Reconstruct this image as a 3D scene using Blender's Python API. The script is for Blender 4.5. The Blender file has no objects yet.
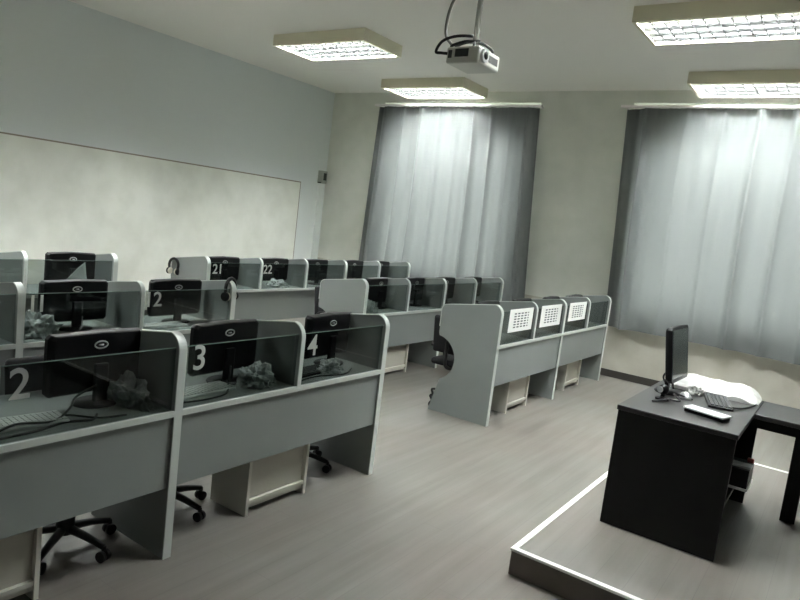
import bpy, bmesh, math, random
from mathutils import Vector, Matrix, noise as mnoise
random.seed(4)
sc = bpy.context.scene
COL = sc.collection
PI = math.pi

# ------------------------------------------------------------------ camera, world, exposure
F_PX, YAW, PITCH, ROLL = 658.92, -0.59611, -0.12247, 0.12170
cam_d = bpy.data.cameras.new('camera')
cam_d.sensor_fit = 'HORIZONTAL'; cam_d.sensor_width = 36.0
cam_d.lens = F_PX / 800 * 36.0
cam_d.clip_start = 0.05
cam = bpy.data.objects.new('camera', cam_d); COL.objects.link(cam)
cy, sy, cp, sp = math.cos(YAW), math.sin(YAW), math.cos(PITCH), math.sin(PITCH)
fwd = Vector((sy * cp, cy * cp, sp)); rgt = Vector((cy, -sy, 0)); upv = rgt.cross(fwd)
c_, s_ = math.cos(ROLL), math.sin(ROLL)
r_, u_ = c_ * rgt + s_ * upv, -s_ * rgt + c_ * upv
cam.matrix_world = Matrix(((r_.x, u_.x, -fwd.x, 0), (r_.y, u_.y, -fwd.y, 0), (r_.z, u_.z, -fwd.z, 1.87), (0, 0, 0, 1)))
sc.camera = cam

SKY_STRENGTH = 1.5
TUBE_STRENGTH = 98.0
w = bpy.data.worlds.new('daylight'); sc.world = w; w.use_nodes = True
bg = w.node_tree.nodes['Background']
bg.inputs['Color'].default_value = (0.97, 1.0, 0.99, 1); bg.inputs['Strength'].default_value = SKY_STRENGTH
sc.view_settings.view_transform = 'Standard'; sc.view_settings.look = 'None'
sc.view_settings.exposure = 2.48; sc.view_settings.gamma = 1.0
sc.view_settings.use_curve_mapping = False
sc.cycles.max_bounces = 16; sc.cycles.diffuse_bounces = 10; sc.cycles.transparent_max_bounces = 16

# ------------------------------------------------------------------ materials
def srgb(r, g, b):
    f = lambda c: (c / 255 / 12.92) if c / 255 <= 0.04045 else ((c / 255 + 0.055) / 1.055) ** 2.4
    return (f(r), f(g), f(b), 1)
def mat(name, rgb, rough=0.5, metal=0.0, spec=0.5, noise=None, bump=None, coat=0):
    m = bpy.data.materials.new(name); m.use_nodes = True
    nt = m.node_tree; b = nt.nodes['Principled BSDF']
    col = srgb(*rgb)
    b.inputs['Base Color'].default_value = col
    b.inputs['Roughness'].default_value = rough; b.inputs['Metallic'].default_value = metal
    b.inputs['Specular IOR Level'].default_value = spec
    if coat: b.inputs['Coat Weight'].default_value = coat
    if noise or bump:
        tc = nt.nodes.new('ShaderNodeTexCoord')
    if noise:
        rgb2, scale, lo, hi = noise
        n = nt.nodes.new('ShaderNodeTexNoise'); n.inputs['Scale'].default_value = scale; n.inputs['Detail'].default_value = 5
        nt.links.new(tc.outputs['Object'], n.inputs['Vector'])
        r = nt.nodes.new('ShaderNodeValToRGB')
        r.color_ramp.elements[0].position = lo; r.color_ramp.elements[0].color = col
        r.color_ramp.elements[1].position = hi; r.color_ramp.elements[1].color = srgb(*rgb2)
        nt.links.new(n.outputs['Fac'], r.inputs['Fac']); nt.links.new(r.outputs['Color'], b.inputs['Base Color'])
    if bump:
        scale, st, dist = bump
        n2 = nt.nodes.new('ShaderNodeTexNoise'); n2.inputs['Scale'].default_value = scale; n2.inputs['Detail'].default_value = 3
        nt.links.new(tc.outputs['Object'], n2.inputs['Vector'])
        bp = nt.nodes.new('ShaderNodeBump'); bp.inputs['Strength'].default_value = st; bp.inputs['Distance'].default_value = dist
        nt.links.new(n2.outputs['Fac'], bp.inputs['Height']); nt.links.new(bp.outputs['Normal'], b.inputs['Normal'])
    return m
def glass_mat(name, tint, refl=0.06, rough=0.02):
    m = bpy.data.materials.new(name); m.use_nodes = True
    nt = m.node_tree; nt.nodes.clear()
    o = nt.nodes.new('ShaderNodeOutputMaterial'); mx = nt.nodes.new('ShaderNodeMixShader')
    t = nt.nodes.new('ShaderNodeBsdfTransparent'); g = nt.nodes.new('ShaderNodeBsdfGlossy')
    lw = nt.nodes.new('ShaderNodeLayerWeight'); lw.inputs['Blend'].default_value = 0.5
    pw = nt.nodes.new('ShaderNodeMath'); pw.operation = 'POWER'; pw.inputs[1].default_value = 5
    mr = nt.nodes.new('ShaderNodeMapRange'); mr.inputs['To Min'].default_value = refl * .6; mr.inputs['To Max'].default_value = 0.6
    nt.links.new(lw.outputs['Facing'], pw.inputs[0]); nt.links.new(pw.outputs[0], mr.inputs['Value'])
    t.inputs['Color'].default_value = (*tint, 1); g.inputs['Roughness'].default_value = rough
    nt.links.new(mr.outputs[0], mx.inputs['Fac'])
    nt.links.new(t.outputs[0], mx.inputs[1]); nt.links.new(g.outputs[0], mx.inputs[2]); nt.links.new(mx.outputs[0], o.inputs['Surface'])
    return m
def emit_mat(name, rgb, strength):
    m = bpy.data.materials.new(name); m.use_nodes = True
    nt = m.node_tree; nt.nodes.clear()
    o = nt.nodes.new('ShaderNodeOutputMaterial'); e = nt.nodes.new('ShaderNodeEmission')
    e.inputs['Color'].default_value = srgb(*rgb); e.inputs['Strength'].default_value = strength
    nt.links.new(e.outputs[0], o.inputs['Surface'])
    return m
def curtain_mat():
    m = bpy.data.materials.new('curtain_cloth'); m.use_nodes = True
    nt = m.node_tree; b = nt.nodes['Principled BSDF']; o = nt.nodes['Material Output']
    b.inputs['Base Color'].default_value = srgb(112, 115, 115); b.inputs['Roughness'].default_value = 0.5
    b.inputs['Specular IOR Level'].default_value = 0.3
    t = nt.nodes.new('ShaderNodeBsdfTranslucent'); t.inputs['Color'].default_value = srgb(150, 152, 151)
    mx = nt.nodes.new('ShaderNodeMixShader'); mx.inputs['Fac'].default_value = 0.2
    tc = nt.nodes.new('ShaderNodeTexCoord'); n = nt.nodes.new('ShaderNodeTexNoise')
    mp = nt.nodes.new('ShaderNodeMapping'); mp.inputs['Scale'].default_value = (60, 60, 4)
    nt.links.new(tc.outputs['Object'], mp.inputs['Vector']); nt.links.new(mp.outputs[0], n.inputs['Vector'])
    bp = nt.nodes.new('ShaderNodeBump'); bp.inputs['Strength'].default_value = 0.08
    nt.links.new(n.outputs['Fac'], bp.inputs['Height']); nt.links.new(bp.outputs['Normal'], b.inputs['Normal'])
    nt.links.new(b.outputs[0], mx.inputs[1]); nt.links.new(t.outputs[0], mx.inputs[2]); nt.links.new(mx.outputs[0], o.inputs['Surface'])
    return m
def floor_mat(name):
    m = bpy.data.materials.new(name); m.use_nodes = True
    nt = m.node_tree; b = nt.nodes['Principled BSDF']; L = nt.links.new
    tc = nt.nodes.new('ShaderNodeTexCoord'); mp = nt.nodes.new('ShaderNodeMapping')
    mp.inputs['Rotation'].default_value = (0, 0, PI / 2)
    L(tc.outputs['Object'], mp.inputs['Vector'])
    br = nt.nodes.new('ShaderNodeTexBrick')
    br.inputs['Scale'].default_value = 1.0; br.inputs['Brick Width'].default_value = 1.15; br.inputs['Row Height'].default_value = 0.15
    br.inputs['Mortar Size'].default_value = 0.0015; br.inputs['Mortar Smooth'].default_value = 0.3
    br.inputs['Color1'].default_value = srgb(118, 116, 112); br.inputs['Color2'].default_value = srgb(118, 116, 112)
    br.inputs['Mortar'].default_value = srgb(106, 104, 101)
    L(mp.outputs[0], br.inputs['Vector'])
    mp2 = nt.nodes.new('ShaderNodeMapping'); mp2.inputs['Scale'].default_value = (14, 0.9, 1)
    L(tc.outputs['Object'], mp2.inputs['Vector'])
    n = nt.nodes.new('ShaderNodeTexNoise'); n.inputs['Scale'].default_value = 1.0; n.inputs['Detail'].default_value = 6
    L(mp2.outputs[0], n.inputs['Vector'])
    rp = nt.nodes.new('ShaderNodeValToRGB'); rp.color_ramp.elements[0].position = .3; rp.color_ramp.elements[1].position = .75
    rp.color_ramp.elements[0].color = srgb(226, 223, 220); rp.color_ramp.elements[1].color = srgb(255, 255, 255)
    L(n.outputs['Fac'], rp.inputs['Fac'])
    mu = nt.nodes.new('ShaderNodeMix'); mu.data_type = 'RGBA'; mu.blend_type = 'MULTIPLY'; mu.inputs['Factor'].default_value = 1
    L(br.outputs['Color'], mu.inputs['A']); L(rp.outputs['Color'], mu.inputs['B'])
    n3 = nt.nodes.new('ShaderNodeTexNoise'); n3.inputs['Scale'].default_value = 1.1
    L(tc.outputs['Object'], n3.inputs['Vector'])
    rp3 = nt.nodes.new('ShaderNodeValToRGB'); rp3.color_ramp.elements[0].position = .42; rp3.color_ramp.elements[1].position = .62
    rp3.color_ramp.elements[0].color = srgb(255, 255, 252); rp3.color_ramp.elements[1].color = srgb(250, 243, 239)
    L(n3.outputs['Fac'], rp3.inputs['Fac'])
    mu2 = nt.nodes.new('ShaderNodeMix'); mu2.data_type = 'RGBA'; mu2.blend_type = 'MULTIPLY'; mu2.inputs['Factor'].default_value = 1
    L(mu.outputs['Result'], mu2.inputs['A']); L(rp3.outputs['Color'], mu2.inputs['B'])
    L(mu2.outputs['Result'], b.inputs['Base Color'])
    b.inputs['Roughness'].default_value = 0.42; b.inputs['Specular IOR Level'].default_value = 0.4
    return m

M = dict(
    wall=mat('painted_wall', (222, 226, 224), 0.6, bump=(40, 0.05, 0.01)),
    sponge=mat('sponge_painted_wall', (236, 237, 228), 0.65, noise=((226, 227, 217), 3.5, .38, .68), bump=(25, 0.06, 0.01)),
    backwall=mat('sponge_painted_back_wall', (228, 229, 220), 0.65, noise=((219, 221, 211), 3.2, .36, .7), bump=(25, 0.06, 0.01)),
    dado=mat('beige_lower_wall', (192, 188, 175), 0.65, noise=((206, 203, 191), 3.2, .36, .7), bump=(25, 0.06, 0.01)),
    ceiling=mat('ceiling_paint', (241, 239, 232), 0.8),
    trimline=mat('brown_trim', (150, 141, 128), 0.5),
    baseboard=mat('dark_skirting', (62, 58, 54), 0.5),
    floor=floor_mat('grey_plank_floor'), platform=floor_mat('grey_plank_platform'),
    riser=mat('brown_riser', (92, 82, 76), 0.5, noise=((80, 72, 66), 6, .3, .7)),
    nosing=mat('white_nosing', (236, 236, 230), 0.4),
    frame=mat('white_window_frame', (225, 226, 224), 0.4),
    pane=glass_mat('window_glass', (.93, .96, .95)),
    curtain=curtain_mat(), rail=mat('white_curtain_rail', (250, 245, 244), 0.25),
    panel=mat('grey_laminate', (130, 134, 132), 0.42, noise=((126, 130, 128), 2, .3, .7)),
    edge=mat('pale_edge_banding', (194, 199, 194), 0.35),
    worktop=mat('grey_worktop', (128, 134, 131), 0.4),
    holder=mat('cream_laminate', (196, 193, 182), 0.45), holder2=mat('beige_laminate', (178, 174, 163), 0.5),
    tint=glass_mat('tinted_glass', (.62, .65, .635)),
    glassedge=mat('glass_edge', (96, 116, 108), 0.2),
    black=mat('black_plastic', (13, 13, 14), 0.4, spec=.25), matte=mat('matt_black_plastic', (24, 24, 25), 0.6),
    screen=mat('dark_screen', (12, 14, 15), 0.15), screen_reflection=mat('grey_painted_reflection', (74, 86, 84), 0.18, spec=0.7),  # grey base of the teacher screen stands in for its reflection
    logo=mat('silver_emblem', (150, 152, 150), 0.5), number=mat('white_vinyl', (176, 178, 174), 0.6),
    fabric=mat('black_fabric', (26, 26, 28), 0.9, bump=(300, .2, .002)),
    chrome=mat('chrome', (170, 170, 172), 0.25, 1.0),
    wood=mat('black_brown_veneer', (9, 8, 8), 0.45, spec=.2, noise=((13, 11, 11), 5, .3, .7)),
    wood_sheen=mat('black_brown_sheen_top', (34, 32, 32), 0.36, noise=((28, 27, 26), 5, .3, .7)),  # same dark wood, with the top's gloss reflection put into a lighter base
    white=mat('white_plastic', (226, 228, 226), 0.35), paper=mat('white_paper', (238, 238, 234), 0.8),
    ink=mat('dark_ink', (70, 72, 78), 0.8),
    key=mat('dark_keys', (40, 41, 42), 0.5), keyw=mat('pale_keys', (206, 208, 204), 0.5),
    plastic=mat('clear_crumpled_plastic', (188, 193, 190), 0.35, noise=((128, 134, 131), 9, .4, .62)),
    greycloth=mat('grey_cloth', (178, 186, 181), 0.9, noise=((160, 168, 163), 12, .3, .7)),
    sheet=mat('white_sheet', (205, 205, 201), 0.7, noise=((184, 184, 180), 9, .45, .7)),
    housing=mat('beige_lamp_housing', (228, 223, 199), 0.5), blade=mat('grey_louvre', (66, 67, 66), 0.5, spec=.2), lampwhite=mat('white_lamp_reflector', (236, 236, 232), 0.4),
    tube=emit_mat('lit_tube', (247, 253, 254), TUBE_STRENGTH),
    projector=mat('grey_white_projector', (206, 206, 198), 0.45), vent=mat('dark_vent', (58, 60, 60), 0.6),
    pole=mat('grey_pole', (150, 148, 140), 0.4, 0.3), cable=mat('black_cable', (18, 18, 18), 0.5),
    greycable=mat('grey_cable', (120, 120, 114), 0.5),
    silver=mat('silver_plastic', (196, 198, 198), 0.28, 0.5), foam=mat('pale_ear_pad', (188, 182, 166), 0.8),
    boxgrey=mat('grey_wall_box', (158, 164, 154), 0.5), boxdark=mat('dark_opening', (34, 40, 36), 0.6),
    red=mat('red_glint_paint', (140, 52, 44), 0.4),
)

# ------------------------------------------------------------------ mesh helpers
def link(name, bm, m, parent=None, smooth=False, loc=None, autosmooth=None):
    me = bpy.data.meshes.new(name)
    bmesh.ops.recalc_face_normals(bm, faces=bm.faces[:])
    bm.to_mesh(me); bm.free()
    if smooth or autosmooth:
        for p in me.polygons: p.use_smooth = True
    me.materials.append(M[m])
    o = bpy.data.objects.new(name, me); COL.objects.link(o)
    if autosmooth:
        try: me.set_sharp_from_angle(angle=math.radians(autosmooth))
        except Exception: pass
    if parent: o.parent = parent
    if loc: o.location = loc
    return o
def box(bm, x0, x1, y0, y1, z0, z1, bev=0, mx=None, seg=2):
    vs = [bm.verts.new((x, y, z)) for x in (x0, x1) for y in (y0, y1) for z in (z0, z1)]
    fs = [(0, 1, 3, 2), (4, 6, 7, 5), (0, 4, 5, 1), (2, 3, 7, 6), (0, 2, 6, 4), (1, 5, 7, 3)]
    faces = [bm.faces.new([vs[i] for i in f]) for f in fs]
    if bev:
        es = list({e for f in faces for e in f.edges})
        r = bmesh.ops.bevel(bm, geom=es, offset=bev, segments=seg, affect='EDGES', profile=.5)
        vs = list({v for f in r['faces'] for v in f.verts} | {v for v in vs if v.is_valid})
    if mx is not None: bmesh.ops.transform(bm, matrix=mx, verts=[v for v in vs if v.is_valid])
    return bm
def B(*a, **k):
    return box(bmesh.new(), *a, **k)
def lathe(bm, prof, n=20, mx=None):
    rings = []
    for r, z in prof:
        rings.append([bm.verts.new((max(r, 1e-4) * math.cos(2 * PI * i / n), max(r, 1e-4) * math.sin(2 * PI * i / n), z)) for i in range(n)])
    for a, b in zip(rings, rings[1:]):
        for i in range(n): bm.faces.new((a[i], a[(i + 1) % n], b[(i + 1) % n], b[i]))
    bm.faces.new(rings[0][::-1]); bm.faces.new(rings[-1])
    if mx is not None: bmesh.ops.transform(bm, matrix=mx, verts=[v for r in rings for v in r])
    return bm
def smooth_path(pts, k=6):
    pts = [Vector(p) for p in pts]; out = []
    for i in range(len(pts) - 1):
        p0, p1, p2, p3 = pts[max(i - 1, 0)], pts[i], pts[i + 1], pts[min(i + 2, len(pts) - 1)]
        for j in range(k):
            t = j / k
            out.append(.5 * ((2 * p1) + (p2 - p0) * t + (2 * p0 - 5 * p1 + 4 * p2 - p3) * t * t + (3 * p1 - p0 - 3 * p2 + p3) * t ** 3))
    out.append(pts[-1]); return out
def tube(bm, pts, r, n=8, k=6, closed=False):
    ps = smooth_path(pts, k) if k > 1 else [Vector(p) for p in pts]
    if closed: ps = ps[:-1]
    rings = []; N = len(ps); prev = None
    for i, p in enumerate(ps):
        d = (ps[(i + 1) % N] - ps[i - 1]) if (closed or 0 < i < N - 1) else (ps[1] - ps[0] if i == 0 else ps[-1] - ps[-2])
        d.normalize()
        if prev is None:
            a = d.orthogonal().normalized()
        else:
            a = (prev - d * prev.dot(d)).normalized()
        prev = a; b = d.cross(a)
        rr = r(i / (N - 1)) if callable(r) else r
        rings.append([bm.verts.new(p + rr * (math.cos(2 * PI * j / n) * a + math.sin(2 * PI * j / n) * b)) for j in range(n)])
    for i in range(N - 1 if not closed else N):
        A, Bq = rings[i], rings[(i + 1) % N]
        for j in range(n): bm.faces.new((A[j], A[(j + 1) % n], Bq[(j + 1) % n], Bq[j]))
    if not closed: bm.faces.new(rings[0][::-1]); bm.faces.new(rings[-1])
    return bm
def prism(bm, poly, y0, y1, mx=None):
    """poly in (x, z), extruded along y."""
    a = [bm.verts.new((x, y0, z)) for x, z in poly]; b = [bm.verts.new((x, y1, z)) for x, z in poly]
    n = len(poly)
    bm.faces.new(a); bm.faces.new(b[::-1])
    for i in range(n): bm.faces.new((a[i], b[i], b[(i + 1) % n], a[(i + 1) % n]))
    if mx is not None: bmesh.ops.transform(bm, matrix=mx, verts=a + b)
    return bm
def empty(name, loc, label, cat, group=None, rz=0):
    o = bpy.data.objects.new(name, None); COL.objects.link(o); o.empty_display_size = .1
    o.location = loc; o.rotation_euler = (0, 0, rz)
    return tag(o, label, cat, group)
def tag(o, label, cat, group=None):
    o['label'] = label; o['category'] = cat
    if group: o['group'] = group
    return o
def struct(name, bm, m, parent=None):
    o = link(name, bm, m, parent)
    if not parent: o['kind'] = 'structure'
    return o
KIDS = {}
def copy_tree(o, parent=None):
    c = o.copy(); COL.objects.link(c)
    if parent: c.parent = parent
    for ch in list(o.children): copy_tree(ch, c)
    return c
def digits(txt, size):
    """flat lettering in local x/z, returned as a bmesh lying in the XY plane of the text"""
    cu = bpy.data.curves.new('lettering', 'FONT'); cu.body = txt; cu.size = size; cu.extrude = 0.0006; cu.offset = size * 0.008
    cu.align_x = 'CENTER'; cu.align_y = 'CENTER'; cu.resolution_u = 4
    ob = bpy.data.objects.new('lettering', cu); COL.objects.link(ob)
    bpy.context.view_layer.update()
    me = bpy.data.meshes.new_from_object(ob.evaluated_get(bpy.context.evaluated_depsgraph_get()))
    bm = bmesh.new(); bm.from_mesh(me)
    bpy.data.objects.remove(ob); bpy.data.curves.remove(cu); bpy.data.meshes.remove(me)
    return bm

# ------------------------------------------------------------------ room
XL, XR, Y0, YB, ZC = -8.39, 2.5, -2.2, 9.42, 4.0
struct('floor', B(XL - .2, XR + .2, Y0 - .2, YB + .5, -.1, 0), 'floor')
struct('ceiling', B(XL - .2, XR + .2, Y0 - .2, YB + .5, ZC, ZC + .1), 'ceiling')
struct('wall_left', B(XL - .2, XL, Y0 - .2, YB + .3, 0, ZC), 'wall')
struct('wall_left_panelling', B(XL, XL + .014, Y0, 8.74, 0, 2.285), 'sponge')
bm = B(XL, XL + .018, Y0, 8.752, 2.285, 2.303)
box(bm, XL, XL + .018, 8.74, 8.752, 0, 2.285)
struct('trim_1', bm, 'trimline')
struct('wall_right', B(XR, XR + .2, Y0 - .2, YB + .3, 0, ZC), 'wall')
struct('wall_front', B(XL, XR, Y0 - .2, Y0, 0, ZC), 'wall')
WIN = [(-7.2, -4.28, 1.0, 3.25), (-2.9, .5, 1.0, 3.25)]   # a narrow top light over the full width, the main opening inset
INS = [(.25, .2), (.35, .1)]
bm = bmesh.new()
xs = [XL, WIN[0][0], WIN[0][1], WIN[1][0], WIN[1][1], XR]
for i in (0, 2, 4): box(bm, xs[i], xs[i + 1], YB, YB + .3, .95, ZC)
for x0, x1, z0, z1 in WIN:
    a, b = INS[WIN.index((x0, x1, z0, z1))]
    box(bm, x0, x0 + a, YB, YB + .3, z0, z1); box(bm, x1 - b, x1, YB, YB + .3, z0, z1)
    box(bm, x0, x1, YB, YB + .3, .95, z0); box(bm, x0, x1, YB, YB + .3, z1, 3.78); box(bm, x0, x1, YB, YB + .3, 3.834, ZC)
struct('wall_back', bm, 'backwall')
struct('wall_back_lower', B(XL, XR, YB, YB + .3, 0, .95), 'dado')
for i, (x0, x1, z0, z1) in enumerate(WIN):
    t = 0.06; ya, yb = YB + .16, YB + .22; wx0, wx1 = x0, x1; x0 += INS[i][0]; x1 -= INS[i][1]
    bm = bmesh.new()
    box(bm, x0, x0 + t, ya, yb, z0, z1); box(bm, x1 - t, x1, ya, yb, z0, z1)
    box(bm, x0 + t, x1 - t, ya, yb, z0, z0 + t); box(bm, x0 + t, x1 - t, ya, yb, z1 - t, z1)
    for k in (1, 2): 
        xm = x0 + (x1 - x0) * k / 3; box(bm, xm - t / 2, xm + t / 2, ya, yb, z0 + t, z1 - t)
    wf = struct('window_%d' % (i + 1), bm, 'frame')
    link('window_pane', B(x0 + t, x1 - t, ya + .025, ya + .03, z0 + t, z1 - t), 'pane', wf)
    link('top_light_pane', B(wx0, wx1, ya + .025, ya + .03, 3.78, 3.834), 'pane', wf)
struct('baseboard_back', B(XL, XR, YB - .016, YB, 0, .1), 'baseboard')
struct('baseboard_left', B(XL + .014, XL + .03, Y0, YB - .016, 0, .1), 'baseboard')

# teacher's platform
PX, PY0, PY1, PZ = -1.30, 3.29, 6.40, 0.15
plat = empty('teaching_platform', (PX, PY0, 0), 'low raised platform with grey plank top and white edge strip under the black desk', 'platform')
def rel(bm, o):
    bmesh.ops.translate(bm, verts=bm.verts[:], vec=-Vector(o)); return bm
link('platform_top', rel(B(PX + .03, XR - .01, PY0 + .03, PY1 - .03, .02, PZ - .002), (PX, PY0, 0)), 'platform', plat)
bm = B(PX + .006, XR - .01, PY0 + .006, PY0 + .03, 0, PZ - .012); box(bm, PX + .006, PX + .03, PY0 + .03, PY1 - .006, 0, PZ - .012)
box(bm, PX + .03, XR - .01, PY1 - .03, PY1 - .006, 0, PZ - .012)
link('riser', rel(bm, (PX, PY0, 0)), 'riser', plat)
bm = B(PX, XR - .01, PY0, PY0 + .034, PZ - .012, PZ + .002); box(bm, PX, PX + .034, PY0 + .034, PY1, PZ - .012, PZ + .002)
box(bm, PX + .034, XR - .01, PY1 - .034, PY1, PZ - .012, PZ + .002)
link('edge_strip', rel(bm, (PX, PY0, 0)), 'nosing', plat)

# ------------------------------------------------------------------ ceiling lights
def ceiling_light(x, y, label):
    LX, LY, D = 1.50, .76, .14
    t = empty('ceiling_light', (x, y, ZC), label, 'light', 'louvred fluorescent ceiling lights')
    bm = bmesh.new()
    box(bm, -LX / 2, LX / 2, -LY / 2, -LY / 2 + .03, -D, 0); box(bm, -LX / 2, LX / 2, LY / 2 - .03, LY / 2, -D, 0)
    box(bm, -LX / 2, -LX / 2 + .03, -LY / 2 + .03, LY / 2 - .03, -D, 0); box(bm, LX / 2 - .03, LX / 2, -LY / 2 + .03, LY / 2 - .03, -D, 0)
    link('housing', bm, 'housing', t)
    link('reflector', B(-LX / 2 + .03, LX / 2 - .03, -LY / 2 + .03, LY / 2 - .03, -.03, -.005), 'lampwhite', t)
    bm = bmesh.new()
    for k in range(1, 8):
        yy = -LY / 2 + .03 + (LY - .06) * k / 8; box(bm, -LX / 2 + .03, LX / 2 - .03, yy - .004, yy + .004, -D + .004, -.062)
    nb = 13
    for k in range(1, nb):
        xx = -LX / 2 + .03 + (LX - .06) * k / nb
        box(bm, xx - .002, xx + .002, -LY / 2 + .03, LY / 2 - .03, -D + .006, -.064)
    link('louvre', bm, 'blade', t)
    for k in range(4):
        yy = -LY / 2 + .03 + (LY - .06) * (k + .5) / 4
        bm = bmesh.new(); tube(bm, [(-LX / 2 + .06, yy, -.046), (LX / 2 - .06, yy, -.046)], .014, n=10, k=1)
        link('fluorescent_tube', bm, 'tube', t, smooth=True)
ceiling_light(-5.86, 6.52, 'louvred ceiling light left of the projector, the one farther from the curtains')
ceiling_light(-5.86, 8.86, 'louvred ceiling light just in front of the left curtain')
ceiling_light(-1.28, 6.52, 'louvred ceiling light at upper right, farther from the right curtain')
ceiling_light(-1.28, 8.86, 'louvred ceiling light just in front of the right curtain')
ceiling_light(-5.86, 4.0, 'louvred ceiling light at left, out of frame above the near desks')
ceiling_light(-1.28, 4.0, 'louvred ceiling light at right, out of frame above the teaching platform')
ceiling_light(-5.86, 1.66, 'louvred fill light added at left, out of frame nearest the camera')  # unseen extra fixture, added to raise light on the near walls and ceiling

# ------------------------------------------------------------------ curtains
def curtain(name, xa_t, xb_t, xa_b, xb_b, zt, zb, folds, yb, label, seed):
    rnd = random.Random(seed)
    NX, NZ = 220, 36
    ph = [rnd.uniform(0, 6.28) for _ in range(6)]
    root = empty(name, ((xa_t + xb_t) / 2, yb, zb), label, 'curtain', 'grey window curtains')
    ox, oy, oz = root.location
    bm = bmesh.new(); g = []
    for j in range(NZ + 1):
        v = j / NZ; z = zt + (zb - zt) * v; row = []
        for i in range(NX + 1):
            u = i / NX
            x = (xa_t + (xb_t - xa_t) * u) * (1 - v) + (xa_b + (xb_b - xa_b) * u) * v
            edge = math.exp(-u * 14) + .6 * math.exp(-(1 - u) * 16)
            uw = u + .012 * math.sin(9 * u + ph[5])
            q = 2 * PI * folds * uw + ph[0] + .5 * math.sin(3 * v + ph[1])
            y = .052 * (2 * abs(math.sin(q / 2 + .25 * math.sin(q))) ** .8 - 1) * (.6 + .4 * math.sin(2 * PI * 2.3 * u + ph[4]))
            y += .016 * math.sin(2 * PI * folds * .43 * uw + ph[2] + .7 * v) + .008 * math.sin(2 * PI * folds * 2.1 * u + ph[3]) * (1 - v * .5)
            y *= (.55 + .65 * v) * (1 + 1.0 * edge)
            y += .02 * edge * math.sin(2 * PI * 22 * u + ph[4])
            for e, wd in ((u, .075), (1 - u, .05)):
                if e < wd: y += .042 * (1 - e / wd) ** .8
                elif e < wd * 1.35: y -= .03 * (1 - (e - wd) / (wd * .35))
            y += .006 * math.sin(2 * PI * 46 * u) * max(0, 1 - v * 9)
            y = max(-.11, min(y, .14))
            zz = z + (.012 * math.sin(7 * u + ph[1]) * v)
            row.append(bm.verts.new((x - ox, y, zz - oz)))
        g.append(row)
    for j in range(NZ):
        for i in range(NX): bm.faces.new((g[j][i], g[j][i + 1], g[j + 1][i + 1], g[j + 1][i]))
    link('curtain_cloth', bm, 'curtain', root, smooth=True)
    bm = B(xa_t - .06 - ox, xb_t + .06 - ox, -.03, .03, zt + .005 - oz, zt + .04 - oz, bev=.008)
    link('curtain_rail', bm, 'rail', root)
    n = int((xb_t - xa_t) / .9) + 1
    for k in range(n + 1):
        x = xa_t + (xb_t - xa_t) * k / n
        link('rail_bracket', B(x - .015 - ox, x + .015 - ox, .03, YB - yb, zt + .012 - oz, zt + .034 - oz), 'rail', root)
curtain('curtain', -7.22, -4.24, -7.32, -4.05, 3.728, .72, 9, YB - .17, 'grey curtain at left, behind the rows of monitors', 3)
curtain('curtain', -2.96, .55, -2.82, .55, 3.728, .72, 8, YB - .17, 'grey curtain at right, behind the black teacher desk', 8)

# ------------------------------------------------------------------ workstation desks
DT, ZT = .785, 1.172           # worktop height, panel top
def arc(cx, cz, r, a0, a1, n): return [(cx + r * math.cos(math.radians(a0 + (a1 - a0) * i / n)), cz + r * math.sin(math.radians(a0 + (a1 - a0) * i / n))) for i in range(n + 1)]
def top_profile():
    # front top corner to back top corner; u runs to -x (behind), top slopes down towards the back
    pts = [(-x, z) for x, z in arc(.085, ZT - .085, .085, 180, 100, 8)]
    pts += [(-x, z) for x, z in arc(.585, ZT - .085 - .06, .06, 78, 10, 6)]
    return pts
def panel_poly():
    p = [(0, 0)] + top_profile() + [(-.645, .80)]
    p += [(-.66 - .225 * math.cos(math.radians(a)), .545 + .225 * math.sin(math.radians(a))) if False else (-.66 + .225 * math.cos(math.radians(a)), .545 + .225 * math.sin(math.radians(a))) for a in range(84, -70, -8)]
    p += [(-.665, 0.0)]
    return p
def divider_poly():
    return [(0, DT)] + top_profile() + [(-.6448, DT)]
def banding(bm, th, z0, w=.006):
    """thin edging strip along the front and top of a panel"""
    path = [(0, z0)] + top_profile() + [(-.645, .86)]
    n = len(path); out = []
    for i, (x, z) in enumerate(path):
        a = path[max(i - 1, 0)]; b = path[min(i + 1, n - 1)]
        dx, dz = b[0] - a[0], b[1] - a[1]; l = math.hypot(dx, dz)
        out.append((x + w * dz / l, z - w * dx / l))
    if True:
        # make sure the strip lies outside
        if out[0][0] < 0: out = [(2 * p[0] - o[0], 2 * p[1] - o[1]) for p, o in zip(path, out)]
    rows = [[bm.verts.new((x, y, z)) for x, z in pl] for y in (-th / 2, th / 2) for pl in (path, out)]
    a0, a1, b0, b1 = rows
    for i in range(n - 1):
        bm.faces.new((a0[i], a0[i + 1], a1[i + 1], a1[i])); bm.faces.new((b0[i], b1[i], b1[i + 1], b0[i + 1]))
        bm.faces.new((a1[i], a1[i + 1], b1[i + 1], b1[i])); bm.faces.new((a0[i], b0[i], b0[i + 1], a0[i + 1]))
    bm.faces.new((a0[0], a1[0], b1[0], b0[0])); bm.faces.new((a0[-1], b0[-1], b1[-1], a1[-1]))
    return bm
TP, TD = .042, .026
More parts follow.
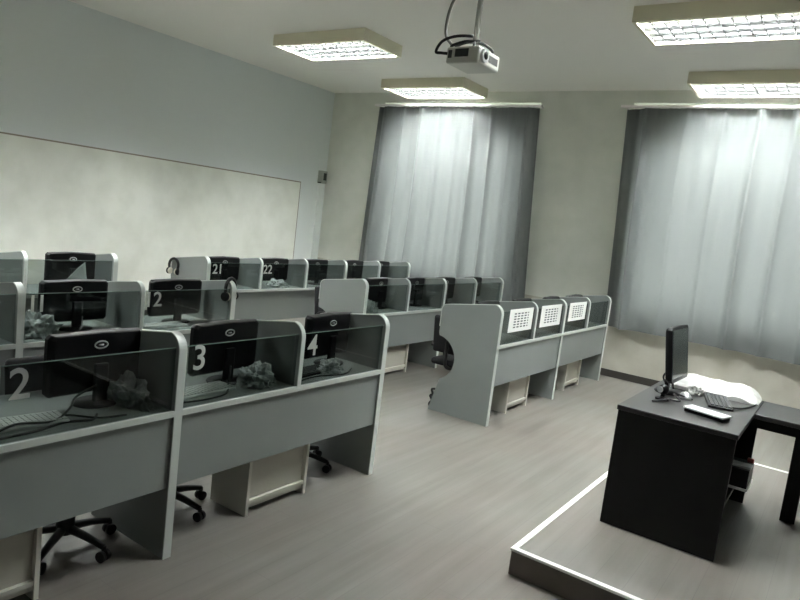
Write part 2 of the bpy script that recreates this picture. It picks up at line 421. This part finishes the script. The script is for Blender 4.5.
def desk(x, y, n, s, first, label, group, numbers=None):
    """n stations of width s along +y starting at y; front face at x"""
    t = empty('workstation_desk', (x, y, 0), label, 'desk', group)
    L = n * s
    for yy in ([0] if first else []) + [L]:
        p = link('side_panel', prism(bmesh.new(), panel_poly(), -TP / 2, TP / 2), 'panel', t, loc=(0, yy, 0))
        link('edge_band', banding(bmesh.new(), TP + .004, 0), 'edge', p)
    for k in range(1, n):
        p = link('divider', prism(bmesh.new(), divider_poly(), -TD / 2, TD / 2), 'panel', t, loc=(0, k * s, 0))
        link('edge_band', banding(bmesh.new(), TD + .004, DT), 'edge', p)
    a, b = TP / 2, L - TP / 2
    wt = link('worktop', B(-.64, -.006, a, b, DT - .028, DT), 'worktop', t)
    link('edge_band', B(-.006, .006, a, b, DT - .026, DT + .004), 'edge', wt)
    link('modesty_panel', B(-.03, -.012, a, b, .38, DT - .028), 'panel', t)
    for k in range(n):
        ya = k * s + (TP / 2 if k == 0 else TD / 2); yb = (k + 1) * s - (TP / 2 if k == n - 1 else TD / 2)
        g = link('glass_screen', B(-.030, -.024, ya + .001, yb - .001, DT, 1.105), 'tint', t)
        link('glass_edge', B(-.0302, -.0238, ya + .001, yb - .001, 1.105, 1.108), 'glassedge', g)
        if numbers and numbers[k]:
            txt, yo, zo, sz = numbers[k]
            for q, ch in enumerate(txt):
                bm = digits(ch, sz); oy = (q - (len(txt) - 1) / 2) * sz * (.36 if txt == '11' else .48)
                mx = Matrix(((0, 0, 1, -.023), (1, 0, 0, yo - y + oy), (0, 1, 0, zo), (0, 0, 0, 1)))
                bmesh.ops.transform(bm, matrix=mx, verts=bm.verts[:])
                link('number_digit', bm, 'number', g)
    if n > 1:
        ym = s
        bm = B(-.40, -.08, -.26, -.238, 0, DT - .028); box(bm, -.40, -.08, .238, .26, 0, DT - .028)
        box(bm, -.395, -.085, -.238, .238, .07, .092); box(bm, -.12, -.098, -.238, .238, .04, .07)
        h = link('cpu_holder', bm, 'holder', t, loc=(0, ym, 0))
        link('back_panel', B(-.125, -.107, -.238, .238, .092, DT - .03), 'holder2', h)
    return t
XROW = (-2.65, -4.27, -6.02)
SA, SB, SC = .865, .83, .82
NS = .185
desk(XROW[0], .33, 2, SA, True, 'grey two-seat computer desk at lower left with number 2 on its glass', 'computer desks in rows', [None, ('2', 1.30, 1.02, NS)])
desk(XROW[0], 2.06, 2, SA, False, 'grey two-seat computer desk with numbers 3 and 4 on its glass', 'computer desks in rows', [('3', 2.185, 1.035, NS), ('4', 3.045, 1.02, NS)])
desk(XROW[0], 5.64, 2, SB, True, 'grey two-seat computer desk past the aisle with a full cut-out end panel facing us', 'computer desks in rows')
desk(XROW[0], 7.30, 2, SB, False, 'grey two-seat computer desk of the front row nearest the curtains', 'computer desks in rows')
desk(XROW[1], .33, 2, SA, True, 'grey two-seat computer desk at left edge, second row, left of number 11', 'computer desks in rows')
desk(XROW[1], 2.06, 2, SA, False, 'grey two-seat computer desk with numbers 11 and 12 on its glass', 'computer desks in rows', [('11', 2.17, 1.035, .16), ('12', 3.03, 1.035, .16)])
desk(XROW[1], 5.64, 2, SB, True, 'grey two-seat computer desk of the middle row just past the aisle', 'computer desks in rows')
desk(XROW[1], 7.30, 2, SB, False, 'grey two-seat computer desk of the middle row nearest the curtains', 'computer desks in rows')
desk(XROW[2], 2.06, 2, SA, True, 'grey two-seat computer desk of the back row at the far left wall side', 'computer desks in rows')
desk(XROW[2], 4.94, 3, SC, True, 'grey three-seat computer desk with numbers 21 and 22 on its glass', 'computer desks in rows', [('21', 5.09, 1.03, .16), ('22', 5.88, 1.03, .16), None])
desk(XROW[2], 4.94 + 3 * SC, 2, SC, False, 'grey two-seat computer desk ending the back row at the left curtain', 'computer desks in rows')

# ------------------------------------------------------------------ monitors
def make_monitor(loc, label, group, rz=0, tilt=0.0, W=.51, H=.30, zb=.055, scr='screen'):
    """screen faces -x locally"""
    t = empty('monitor', loc, label, 'monitor', group, rz)
    bm = bmesh.new(); lathe(bm, [(.0, 0), (.115, 0), (.12, .006), (.11, .014), (.0, .018)], 24, Matrix.Diagonal((.8, 1.05, 1, 1)))
    link('base', bm, 'black', t, autosmooth=40)
    bm = B(.0045, .03, -.036, .036, .012, zb + .15, bev=.008); link('neck', bm, 'black', t)
    T = Matrix.Translation((0, 0, zb + .1)) @ Matrix.Rotation(tilt, 4, 'Y') @ Matrix.Translation((0, 0, -zb - .1))
    bm = bmesh.new()
    # shallow shell: thin front slab, then a bulge tapering to the back
    rings = []
    for x, sy_, z0, z1 in ((-.045, 1, 0, 1), (-.02, 1.0, 0, 1), (-.002, .96, .03, .985), (.004, .9, .06, .97)):
        hw = W / 2 * sy_; a, b = zb + H * z0, zb + H * z1; ch = .018 * sy_
        rings.append([bm.verts.new((x, yy, zz)) for yy, zz in ((-hw + ch, a), (hw - ch, a), (hw, a + ch), (hw, b - ch), (hw - ch, b), (0, b + .008 * sy_), (-hw + ch, b), (-hw, b - ch), (-hw, a + ch))])
    n = len(rings[0])
    for A, C in zip(rings, rings[1:]):
        for i in range(n): bm.faces.new((A[i], A[(i + 1) % n], C[(i + 1) % n], C[i]))
    bm.faces.new(rings[0][::-1]); bm.faces.new(rings[-1])
    bmesh.ops.transform(bm, matrix=T, verts=bm.verts[:])
    sh = link('casing', bm, 'black', t)
    bm = B(-.0462, -.0448, -W / 2 + .018, W / 2 - .018, zb + .026, zb + H - .018); bmesh.ops.transform(bm, matrix=T, verts=bm.verts[:])
    link('screen', bm, scr, t)
    bm = bmesh.new(); m = 20
    tube(bm, [(.005, .034 * math.cos(2 * PI * i / m), zb + H * .80 + .018 * math.sin(2 * PI * i / m)) for i in range(m + 1)], .004, n=6, k=1, closed=True)
    box(bm, .002, .008, -.012, .012, zb + H * .80 - .004, zb + H * .80 + .004)
    bmesh.ops.transform(bm, matrix=T, verts=bm.verts[:])
    link('emblem', bm, 'logo', t, smooth=True)
    return t
MON = [ # x, y, rz, label
    (-2.97, 1.82, .03, 'black monitor behind the glass with number 2'),
    (-2.97, 2.63, .06, 'black monitor behind the glass with number 3'),
    (-2.97, 3.57, .05, 'black monitor behind the glass with number 4'),
    (-2.99, 6.05, .05, 'black monitor behind the grid sheet nearest the cut-out end panel'),
    (-2.99, 6.88, .05, 'black monitor behind the middle grid sheet'),
    (-2.99, 7.75, .05, 'black monitor behind the grid sheet nearest the right curtain'),
    (-2.99, 8.60, .05, 'black monitor at the curtain end of the front row, with no sheet before it'),
    (-4.59, 2.60, .03, 'black monitor behind the glass with number 11'),
    (-4.59, 3.47, .03, 'black monitor behind the glass with number 12'),
    (-4.59, 6.32, .03, 'black monitor of the middle row, first past the bare grey end panel'),
    (-4.59, 7.10, .03, 'black monitor of the middle row, second past the bare grey end panel'),
    (-4.59, 7.86, .03, 'black monitor of the middle row, third past the bare grey end panel'),
    (-4.59, 8.66, .03, 'black monitor of the middle row, nearest the curtains'),
    (-6.34, 3.53, .03, 'black monitor by the left wall with a grey cloth over it'),
    (-6.34, 5.44, .03, 'black monitor behind the glass with number 21'),
    (-6.34, 6.31, .03, 'black monitor behind the glass with number 22'),
    (-6.34, 7.13, .03, 'black monitor of the back row, first right of number 22'),
    (-6.34, 7.98, .03, 'black monitor of the back row, second right of number 22'),
    (-6.34, 8.68, .03, 'black monitor of the back row nearest the left curtain'),
]
proto = None
for x, y, rz, lab in MON:
    if proto is None:
        proto = make_monitor((x, y, DT), lab, 'student monitors', rz)
    else:
        o = copy_tree(proto); o.location = (x, y, DT); o.rotation_euler = (0, 0, rz); o['label'] = lab

# ------------------------------------------------------------------ swivel chairs
def make_chair(loc, rz, label):
    t = empty('swivel_chair', loc, label, 'chair', 'black swivel chairs', rz)
    bm = B(-.22, .22, -.23, .23, .43, .50, bev=.03, seg=3); link('seat', bm, 'fabric', t, autosmooth=50)
    bm = bmesh.new(); box(bm, -.03, .03, -.2, .2, -.19, .19, bev=.028, seg=3)
    for v in bm.verts: v.co.x += -.9 * v.co.y ** 2 * -1
    bmesh.ops.transform(bm, matrix=Matrix.Translation((-.29, 0, .76)) @ Matrix.Rotation(-.12, 4, 'Y'), verts=bm.verts[:])
    link('backrest', bm, 'fabric', t, autosmooth=50)
    bm = bmesh.new(); tube(bm, [(0, 0, .42), (-.2, 0, .42), (-.3, 0, .47), (-.315, 0, .6), (-.31, 0, .74)], .018)
    link('back_bracket', bm, 'matte', t, smooth=True)
    for s in (-1, 1):
        bm = bmesh.new(); tube(bm, [(.08, s * .2, .44), (.08, s * .238, .47), (.06, s * .24, .62), (.0, s * .24, .665), (-.14, s * .24, .66), (-.2, s * .235, .62)], .018)
        link('armrest', bm, 'matte', t, smooth=True)
    bm = bmesh.new(); lathe(bm, [(.045, .09), (.045, .2), (.026, .21), (.026, .40), (.06, .41), (.1, .43)], 16); link('gas_column', bm, 'matte', t, autosmooth=40)
    for k in range(5):
        a = 2 * PI * k / 5 + .3; ca, sa = math.cos(a), math.sin(a)
        bm = bmesh.new(); tube(bm, [(.03 * ca, .03 * sa, .115), (.14 * ca, .14 * sa, .10), (.245 * ca, .245 * sa, .075)], lambda q: .024 - .009 * q, n=8)
        lg = link('base_leg', bm, 'matte', t, smooth=True)
        bm = bmesh.new()
        for d in (-.016, .016):
            lathe(bm, [(.012, -.011), (.028, -.009), (.03, 0), (.028, .009), (.012, .011)], 14,
                  Matrix.Translation((.245 * ca - d * sa, .245 * sa + d * ca, .0302)) @ Matrix.Rotation(a, 4, 'Z') @ Matrix.Rotation(PI / 2, 4, 'X'))
        box(bm, .245 * ca - .008, .245 * ca + .008, .245 * sa - .008, .245 * sa + .008, .03, .08)
        link('caster', bm, 'black', lg, autosmooth=40)
    return t
CH = [(-3.06, 1.747, 0.0, 'black swivel chair under the desk with number 2'), (-3.10, 2.373, -.05, 'black swivel chair under the desk behind number 3'),
      (-3.10, 3.477, .06, 'black swivel chair under the desk behind number 4'), (-3.22, 5.99, PI / 2, 'black swivel chair seen through the round cut-out of the end panel'),
      (-3.2, 7.0, .05, 'black swivel chair under the front row desk behind the middle grid sheet'),
      (-3.2, 7.595, -.04, 'black swivel chair under the front row desk behind the grid sheet nearest the curtain'),
      (-4.95, 6.1, .1, 'black swivel chair behind the middle row, first past the aisle'),
      (-4.95, 7.0, -.1, 'black swivel chair behind the middle row, second past the aisle')]
c0 = None
for x, y, rz, lab in CH:
    if c0 is None: c0 = make_chair((x, y, 0), rz, lab)
    else:
        o = copy_tree(c0); o.location = (x, y, 0); o.rotation_euler = (0, 0, rz); o['label'] = lab

# ------------------------------------------------------------------ sheets on the glass
def grid_sheet(y0, y1, z0, z1, label):
    x = XROW[0] - .0235
    t = empty('grid_sheet', (x, (y0 + y1) / 2, z0), label, 'paper', 'printed grid sheets on the glass')
    hw, h = (y1 - y0) / 2, z1 - z0
    bm = bmesh.new(); NYq, NZq = 21, 17; V = {}
    for i in range(NYq + 1):
        for j in range(NZq + 1):
            for k in (0, 1): V[i, j, k] = bm.verts.new((.002 * k, -hw + 2 * hw * i / NYq, h * j / NZq))
    for i in range(NYq):
        for j in range(NZq):
            f = bm.faces.new((V[i, j, 1], V[i + 1, j, 1], V[i + 1, j + 1, 1], V[i, j + 1, 1]))
            if 4 <= i <= 16 and 3 <= j <= 13 and i % 3 != 0 and j % 2 == 1: f.material_index = 1
            bm.faces.new((V[i, j, 0], V[i, j + 1, 0], V[i + 1, j + 1, 0], V[i + 1, j, 0]))
    for i in range(NYq):
        for j in (0, NZq): bm.faces.new((V[i, j, 0], V[i + 1, j, 0], V[i + 1, j, 1], V[i, j, 1]))
    for j in range(NZq):
        for i in (0, NYq): bm.faces.new((V[i, j, 0], V[i, j, 1], V[i, j + 1, 1], V[i, j + 1, 0]))
    o = link('paper', bm, 'paper', t); o.data.materials.append(M['ink'])
grid_sheet(5.86, 6.42, .895, 1.125, 'white printed grid sheet on the glass nearest the cut-out end panel')
grid_sheet(6.64, 7.22, .895, 1.13, 'middle white printed grid sheet on the front row glass')
grid_sheet(7.48, 8.06, .91, 1.13, 'white printed grid sheet on the glass nearest the right curtain')

# ------------------------------------------------------------------ things on the desks
def make_keyboard(name, loc, label, keys, body, rz=0, rx=0, group=None):
    """long side along local y"""
    t = empty(name, loc, label, 'keyboard', group, rz)
    t.rotation_euler = (rx, 0, rz)
    link('keyboard_case', B(-.075, .075, -.22, .22, 0, .016, bev=.005), body, t)
    bm = bmesh.new()
    for r in range(5):
        for k in range(18):
            yy = -.208 + k * .0236; xx = -.06 + r * .026
            box(bm, xx, xx + .021, yy, yy + .0195, .0155, .022)
    link('keys', bm, keys, t)
    return t
KG = 'student keyboards'
make_keyboard('keyboard', (-2.86, 2.34, DT), 'pale keyboard behind the glass with number 3', 'keyw', 'white', .05, group=KG)
make_keyboard('keyboard', (-2.86, 1.36, DT), 'pale keyboard among cables behind the glass with number 2', 'keyw', 'white', -.1, group=KG)
make_keyboard('keyboard', (-4.46, 3.22, DT), 'pale keyboard behind the glass with number 12', 'keyw', 'white', .03, group=KG)
make_keyboard('keyboard', (-2.86, 3.22, DT), 'dark keyboard behind the glass with number 4', 'key', 'black', .1, group=KG)

def lump(name, loc, dims, label, cat, m, seed, rz=0, group=None, rough=.5):
    rnd = random.Random(seed); bm = bmesh.new()
    bmesh.ops.create_icosphere(bm, subdivisions=4, radius=1)
    ks = [(Vector((rnd.uniform(-1, 1), rnd.uniform(-1, 1), rnd.uniform(-1, 1))).normalized() * rnd.uniform(3, 9), rnd.uniform(0, 6.28), rnd.uniform(.03, .1)) for _ in range(14)]
    off = Vector((seed * 7.3, seed * 3.1, 0))
    for v in bm.verts:
        p = v.co.copy()
        d = mnoise.noise(p * 1.4 + off) * .35 + abs(mnoise.noise(p * 3.1 + off)) * .45 - abs(mnoise.noise(p * 6.0 - off)) * .28 + mnoise.noise(p * 11 + off) * .08
        s = .82 + d * rough * 2
        v.co = Vector((p.x * s * dims[0] / 2, p.y * s * dims[1] / 2, max(0, p.z * s + .12) * dims[2] / 1.1))
    o = link(name, bm, m); o.location = loc; o.rotation_euler = (0, 0, rz)
    return tag(o, label, cat, group)
PG = 'crumpled plastic bags on the desks'
lump('plastic_bag', (-2.88, 1.93, DT), (.34, .17, .15), 'crumpled pale plastic bag beside the monitor with number 2', 'bag', 'plastic', 1, group=PG)
lump('plastic_bag', (-2.83, 2.74, DT), (.26, .26, .13), 'crumpled pale plastic bag behind the glass with number 3', 'bag', 'plastic', 2, group=PG)
lump('plastic_bag', (-2.80, 3.38, DT), (.2, .22, .09), 'crumpled pale plastic bag behind the glass with number 4', 'bag', 'plastic', 3, group=PG)
lump('plastic_bag', (-4.50, 2.28, DT), (.3, .26, .15), 'crumpled pale plastic bag behind the glass with number 11', 'bag', 'plastic', 4, group=PG)
lump('plastic_bag', (-4.42, 5.92, DT), (.18, .16, .13), 'small pale plastic bag on the middle row just past its bare end panel', 'bag', 'plastic', 5, group=PG)
lump('plastic_bag', (-6.2, 6.22, DT), (.2, .34, .10), 'pale plastic bag behind the glass with number 22', 'bag', 'plastic', 6, group=PG)
# grey cloth hanging over a back-row monitor
bm = bmesh.new(); G = []
for i in range(15):
    u = i / 14; row = []
    for j in range(13):
        v = j / 12
        top = .26 * (u ** 1.1) + .02
        row.append(bm.verts.new((.045 + .05 * (1 - v) + .008 * math.sin(9 * u + 4 * v), -.24 + .30 * u + .03 * (1 - v) * u, top * v + .012 * math.sin(11 * u) * (1 - v))))
    G.append(row)
for i in range(14):
    for j in range(12): bm.faces.new((G[i][j], G[i + 1][j], G[i + 1][j + 1], G[i][j + 1]))
bmesh.ops.solidify(bm, geom=bm.faces[:], thickness=.006)
o = link('dust_cloth', bm, 'greycloth', smooth=True); o.location = (-6.27, 3.53, DT + .006)
tag(o, 'grey cloth slanting across the back of a monitor by the left wall', 'cloth')

def cable(pts, label, r=.004, m='cable', group='loose black cables'):
    o = link('cable', tube(bmesh.new(), [Vector(p) - Vector(pts[0]) for p in pts], r, n=6), m, smooth=True)
    o.location = pts[0]; return tag(o, label, 'cable', group)
z = DT + .005
cable([(-2.75, 1.22, z), (-2.80, 1.35, z + .02), (-2.78, 1.5, z + .01), (-2.86, 1.62, z + .03), (-2.95, 1.7, z + .05), (-2.93, 1.79, z + .10)], 'thick black cable rising to the neck of the monitor with number 2', .006)
cable([(-2.72, 1.24, z), (-2.73, 1.4, z), (-2.77, 1.55, z), (-2.74, 1.66, z), (-2.80, 1.72, z)], 'black cable along the front of the desk with number 2', .006)
cable([(-2.94, 1.25, z), (-2.82, 1.38, z + .012), (-2.90, 1.48, z), (-2.84, 1.60, z + .005), (-2.75, 1.7, z), (-2.72, 1.82, z)], 'looping black cable behind number 2', .005)
cable([(-2.74, 2.14, z), (-2.72, 2.3, z), (-2.75, 2.45, z), (-2.85, 2.55, z + .02), (-2.92, 2.62, z + .1)], 'black cable under the monitor with number 3', .005)
cable([(-2.72, 3.0, z), (-2.75, 3.2, z), (-2.70, 3.42, z), (-2.78, 3.6, z)], 'black cable on the desk with number 4', .005)
cable([(-4.38, 2.15, z), (-4.4, 2.35, z), (-4.36, 2.5, z + .04), (-4.5, 2.6, z + .1)], 'black cable under the monitor with number 11', .005)
# coiled cable hanging down behind the end panel
hang = [(-3.10, 5.64 + TP, .40), (-3.20, 5.675, .34), (-3.25, 5.66, .28), (-3.22, 5.655, .235), (-3.26, 5.655, .215), (-3.315, 5.655, .20), (-3.30, 5.655, .155), (-3.325, 5.655, .13), (-3.30, 5.655, .09), (-3.325, 5.655, .05), (-3.31, 5.655, .014)]
cable(hang, 'kinked black cable hanging by the cut-out end panel down to the floor', .012)

def headphones(loc, label, rz=0, rx=0):
    t = empty('headphones', loc, label, 'headphones', 'headphones hung on end panels', rz); t.rotation_euler = (rx, 0, rz)
    bm = bmesh.new(); R = .072
    tube(bm, [(R * math.cos(a), 0, R * math.sin(a) * 1.1) for a in [math.radians(q) for q in range(-30, 211, 20)]], .016, n=8, k=3)
    link('headband', bm, 'black', t, smooth=True)
    for s in (-1, 1):
        mx = Matrix.Translation((s * R * .80, 0, -.07)) @ Matrix.Rotation(s * PI / 2, 4, 'Y')
        e = link('ear_cup', lathe(bmesh.new(), [(.0, -.0), (.03, 0), (.04, .008), (.04, .02), (.0, .03)], 18, mx), 'black', t, autosmooth=40)
        link('ear_pad', lathe(bmesh.new(), [(.012, -.018), (.034, -.018), (.04, -.008), (.034, 0), (.012, 0)], 18, mx), 'foam', e, autosmooth=60)
headphones((-4.33, 3.80, 1.11), 'headphones hung on the end panel beside number 12', PI / 2 + .3)
headphones((-6.60, 4.9, 1.0), 'headphones with pale ear pads hung on the back row end panel by the left wall', .15)

# ------------------------------------------------------------------ teacher's desk
DX0, DX1, DY0, DY1, DZ = -1.05, -.39, 4.06, 5.26, .908
td = empty('teacher_desk', (DX0, DY0, PZ), 'black wooden teacher desk with side return standing on the raised platform', 'desk')
O = (DX0, DY0, PZ); z0 = PZ + .002
link('desk_top', rel(B(DX0 - .008, DX1 + .008, DY0 - .008, DY1 + .008, DZ - .03, DZ, bev=.003), O), 'wood_sheen', td)
link('end_panel', rel(B(DX0, DX1, DY0, DY0 + .028, z0, DZ - .03), O), 'wood', td)
link('end_panel', rel(B(DX0, DX1, DY1 - .028, DY1, z0, DZ - .03), O), 'wood', td)
link('front_panel', rel(B(DX0, DX0 + .02, DY0 + .028, DY1 - .028, z0, DZ - .03), O), 'wood', td)
link('shelf', rel(B(DX0 + .02, DX1 - .02, DY0 + .028, DY1 - .028, .41, .43), O), 'wood', td)
link('return_top', rel(B(DX1 + .010, -.04, 4.74, DY1 + .005, DZ - .03, DZ, bev=.003), O), 'wood_sheen', td)
link('return_apron', rel(B(DX1 + .010, -.05, 4.76, 4.785, DZ - .09, DZ - .03), O), 'wood', td)
link('return_leg', rel(B(-.15, -.06, 5.12, 5.24, z0, DZ - .03), O), 'wood', td)

m = make_monitor((-.925, 4.80, DZ), 'flat monitor on the teacher desk, seen almost edge on', None, rz=PI - .03, tilt=.15, W=.43, H=.37, zb=.09, scr='screen_reflection')
kb = make_keyboard('keyboard', (-.62, 4.84, DZ), 'black keyboard lying on the teacher desk', 'key', 'black', .25)
# mouse
t = empty('mouse', (-.80, 4.72, DZ), 'shiny silver mouse beside the keyboard on the teacher desk', 'mouse', rz=.6)
bm = bmesh.new(); bmesh.ops.create_uvsphere(bm, u_segments=20, v_segments=12, radius=1)
for v in bm.verts: v.co = Vector((v.co.x * .036, v.co.y * .06, max(0, v.co.z) * .042))
link('mouse_shell', bm, 'silver', t, smooth=True)
link('scroll_wheel', lathe(bmesh.new(), [(.006, -.004), (.009, -.003), (.009, .003), (.006, .004)], 14, Matrix.Translation((0, .03, .036)) @ Matrix.Rotation(PI / 2, 4, 'Y')), 'black', t)
# webcam-like dark speaker pieces beside the monitor
t = empty('webcam', (-.90, 4.50, DZ), 'small dark round webcam with silver lens ring at the monitor foot', 'webcam', rz=-.5)
link('webcam_base', lathe(bmesh.new(), [(0, 0), (.045, 0), (.045, .012), (.015, .02), (.012, .04), (0, .04)], 20), 'black', t, autosmooth=40)
bm = bmesh.new(); bmesh.ops.create_uvsphere(bm, u_segments=18, v_segments=12, radius=.034); bmesh.ops.translate(bm, verts=bm.verts[:], vec=(0, 0, .068))
link('webcam_head', bm, 'black', t, smooth=True)
link('lens_ring', lathe(bmesh.new(), [(.012, -.006), (.02, -.006), (.02, .004), (.012, .004)], 18, Matrix.Translation((0, -.032, .068)) @ Matrix.Rotation(PI / 2, 4, 'X')), 'silver', t)
# white slim box
t = empty('white_case', (-.60, 4.34, DZ), 'slim white case lying near the front corner of the teacher desk', 'case', rz=-.28)
link('case_shadow', B(-.12, .12, -.05, .05, 0, .02, bev=.004), 'black', t)  # black slab stands in for the shadow under the white lid
link('case_lid', B(-.125, .125, -.055, .055, .02, .032, bev=.004), 'white', t)
lump('plastic_bag', (-.78, 4.93, DZ), (.12, .10, .07), 'small shiny crumpled wrapper behind the mouse on the teacher desk', 'wrapper', 'sheet', 11)
cable([(-.98, 4.98, DZ + .006), (-1.0, 4.92, DZ + .07), (-.97, 4.86, DZ + .12), (-.92, 4.78, DZ + .11), (-.88, 4.70, DZ + .05)], 'black cable arching beside the monitor on the teacher desk', .007, group=None)
cable([(-.93, 4.36, DZ + .006), (-.86, 4.42, DZ + .02), (-.92, 4.52, DZ + .012), (-.80, 4.55, DZ + .006), (-.86, 4.64, DZ + .03), (-.75, 4.70, DZ + .006)], 'tangled black cable in front of the monitor on the teacher desk', .006, group=None)
cable([(-.55, 4.72, DZ + .006), (-.47, 4.78, DZ + .006), (-.42, 4.95, DZ + .006), (-.40, 5.1, DZ + .006)], 'black cable running from the keyboard to the desk edge', .005, group=None)
# white sheet arched along the far edge of the desk
bm = bmesh.new(); NX, NY = 40, 12; G = []
for i in range(NX + 1):
    u = i / NX; row = []
    for j in range(NY + 1):
        v = j / NY
        hgt = .082 * math.sin(PI * (.12 + .88 * v) * .62) * (1 - max(0, (u - .8) / .2) ** 2 * .9)
        zz = .004 + hgt + .014 * mnoise.noise(Vector((u * 7, v * 4, 1))) + .008 * mnoise.noise(Vector((u * 17, v * 9, 3)))
        row.append(bm.verts.new((-.60 + .60 * u + .02 * v * (1 - u), -.13 + .26 * v + .03 * (1 - v) * u, max(zz, .004))))
    G.append(row)
for i in range(NX):
    for j in range(NY): bm.faces.new((G[i][j], G[i + 1][j], G[i + 1][j + 1], G[i][j + 1]))
r = bmesh.ops.extrude_face_region(bm, geom=bm.faces[:])
for v in [e for e in r['geom'] if isinstance(e, bmesh.types.BMVert)]: v.co.z = 0
o = link('white_sheet', bm, 'sheet', smooth=False); o.location = (-.395, 5.12, DZ)
tag(o, 'large white sheet folded along the window-side edge of the teacher desk', 'sheet')
# device on the open shelf
t = empty('amplifier', (-.48, 4.72, .43), 'dark box with silver trim jutting out from the teacher desk shelf', 'amplifier')
link('amplifier_case', B(-.2, .14, -.1, .16, .016, .135, bev=.004), 'black', t)
link('silver_trim', B(-.2, .146, -.104, .162, 0, .016), 'silver', t)
link('top_plate', B(-.05, .143, -.06, .03, .135, .148), 'silver', t)
o = link('red_glint', B(-.02, .02, -.012, .012, 0, .03, bev=.006), 'red'); o.location = (-.36, 4.83, .566)  # red block painted as the reddish glint on the dark box
tag(o, 'small red block painted as a glint on the dark box inside the teacher desk', 'plug')

# ------------------------------------------------------------------ projector
PRX, PRY, PRZ = -2.07, 3.51, 2.80
t = empty('projector', (PRX, PRY, PRZ), 'grey-white projector hanging from the ceiling pole', 'projector')
link('projector_case', B(-.11, .11, -.13, .13, 0, .095, bev=.012), 'projector', t)
link('side_vent', B(-.05, .04, -.1315, -.128, .035, .08), 'vent', t)
link('side_vent', B(-.095, -.07, -.1315, -.128, .03, .075), 'vent', t)
mx = Matrix.Translation((.108, -.075, .05)) @ Matrix.Rotation(PI / 2, 4, 'Y')
ln = link('lens_barrel', lathe(bmesh.new(), [(.0, 0), (.04, 0), (.04, .018), (.03, .02), (.0, .012)], 20, mx), 'silver', t, autosmooth=40)
link('lens_glass', lathe(bmesh.new(), [(0, .012), (.028, .014), (.02, .022), (0, .025)], 18, mx), 'screen', ln, smooth=True)
link('front_grille', B(.108, .1115, -.01, .10, .03, .07), 'vent', t)
t = empty('projector_mount', (PRX, PRY, ZC), 'grey ceiling pole with black clamp arms and cables holding the projector', 'projector mount')
zt = PRZ + .095 - ZC
link('ceiling_plate', lathe(bmesh.new(), [(0, -.02), (.06, -.02), (.07, 0), (0, 0)], 20), 'pole', t)
link('pole', tube(bmesh.new(), [(0, 0, -.02), (0, 0, zt + .05)], .017, n=12, k=1), 'pole', t, smooth=True)
bm = bmesh.new()
for a in (.5, 2.2, 3.7, 5.3):
    tube(bm, [(0, 0, zt + .055), (.05 * math.cos(a), .05 * math.sin(a), zt + .05), (.10 * math.cos(a), .12 * math.sin(a), zt + .02), (.10 * math.cos(a), .12 * math.sin(a), zt + .001)], .009, n=8)
link('clamp_arm', bm, 'matte', t, smooth=True)
link('power_cable', tube(bmesh.new(), [(0.015, -.02, zt + .62), (-.06, -.05, zt + .45), (-.14, -.09, zt + .25), (-.15, -.1, zt + .09), (-.1, -.1, zt + .02)], .009, n=8), 'greycable', t, smooth=True)
link('signal_cable', tube(bmesh.new(), [(.04, -.1, zt + .06), (-.06, -.12, zt + .06), (-.14, -.14, zt + .03), (-.17, -.15, zt - .03), (-.13, -.15, zt - .04), (-.10, -.132, zt - .04)], .009, n=8), 'cable', t, smooth=True)
link('signal_cable', tube(bmesh.new(), [(.08, -.08, zt + .035), (0, -.11, zt + .03), (-.07, -.12, zt + .012), (-.1, -.1, zt + .010)], .009, n=8), 'cable', t, smooth=True)

# ------------------------------------------------------------------ wall box with conduit
t = empty('wall_box', (XL, 9.26, 2.33), 'small grey box with dark opening high on the left wall by the corner', 'wall box')
bm = B(0, .11, -.07, .07, 0, .23, bev=.008); link('box_case', bm, 'boxgrey', t)
link('dark_opening', B(.11, .113, -.03, .045, .06, .19), 'boxdark', t)
link('dark_opening', B(.02, .10, -.0725, -.069, .0, .02), 'boxdark', t)
link('conduit', B(0, .025, -.03, .03, -2.22, 0), 'wall', t)
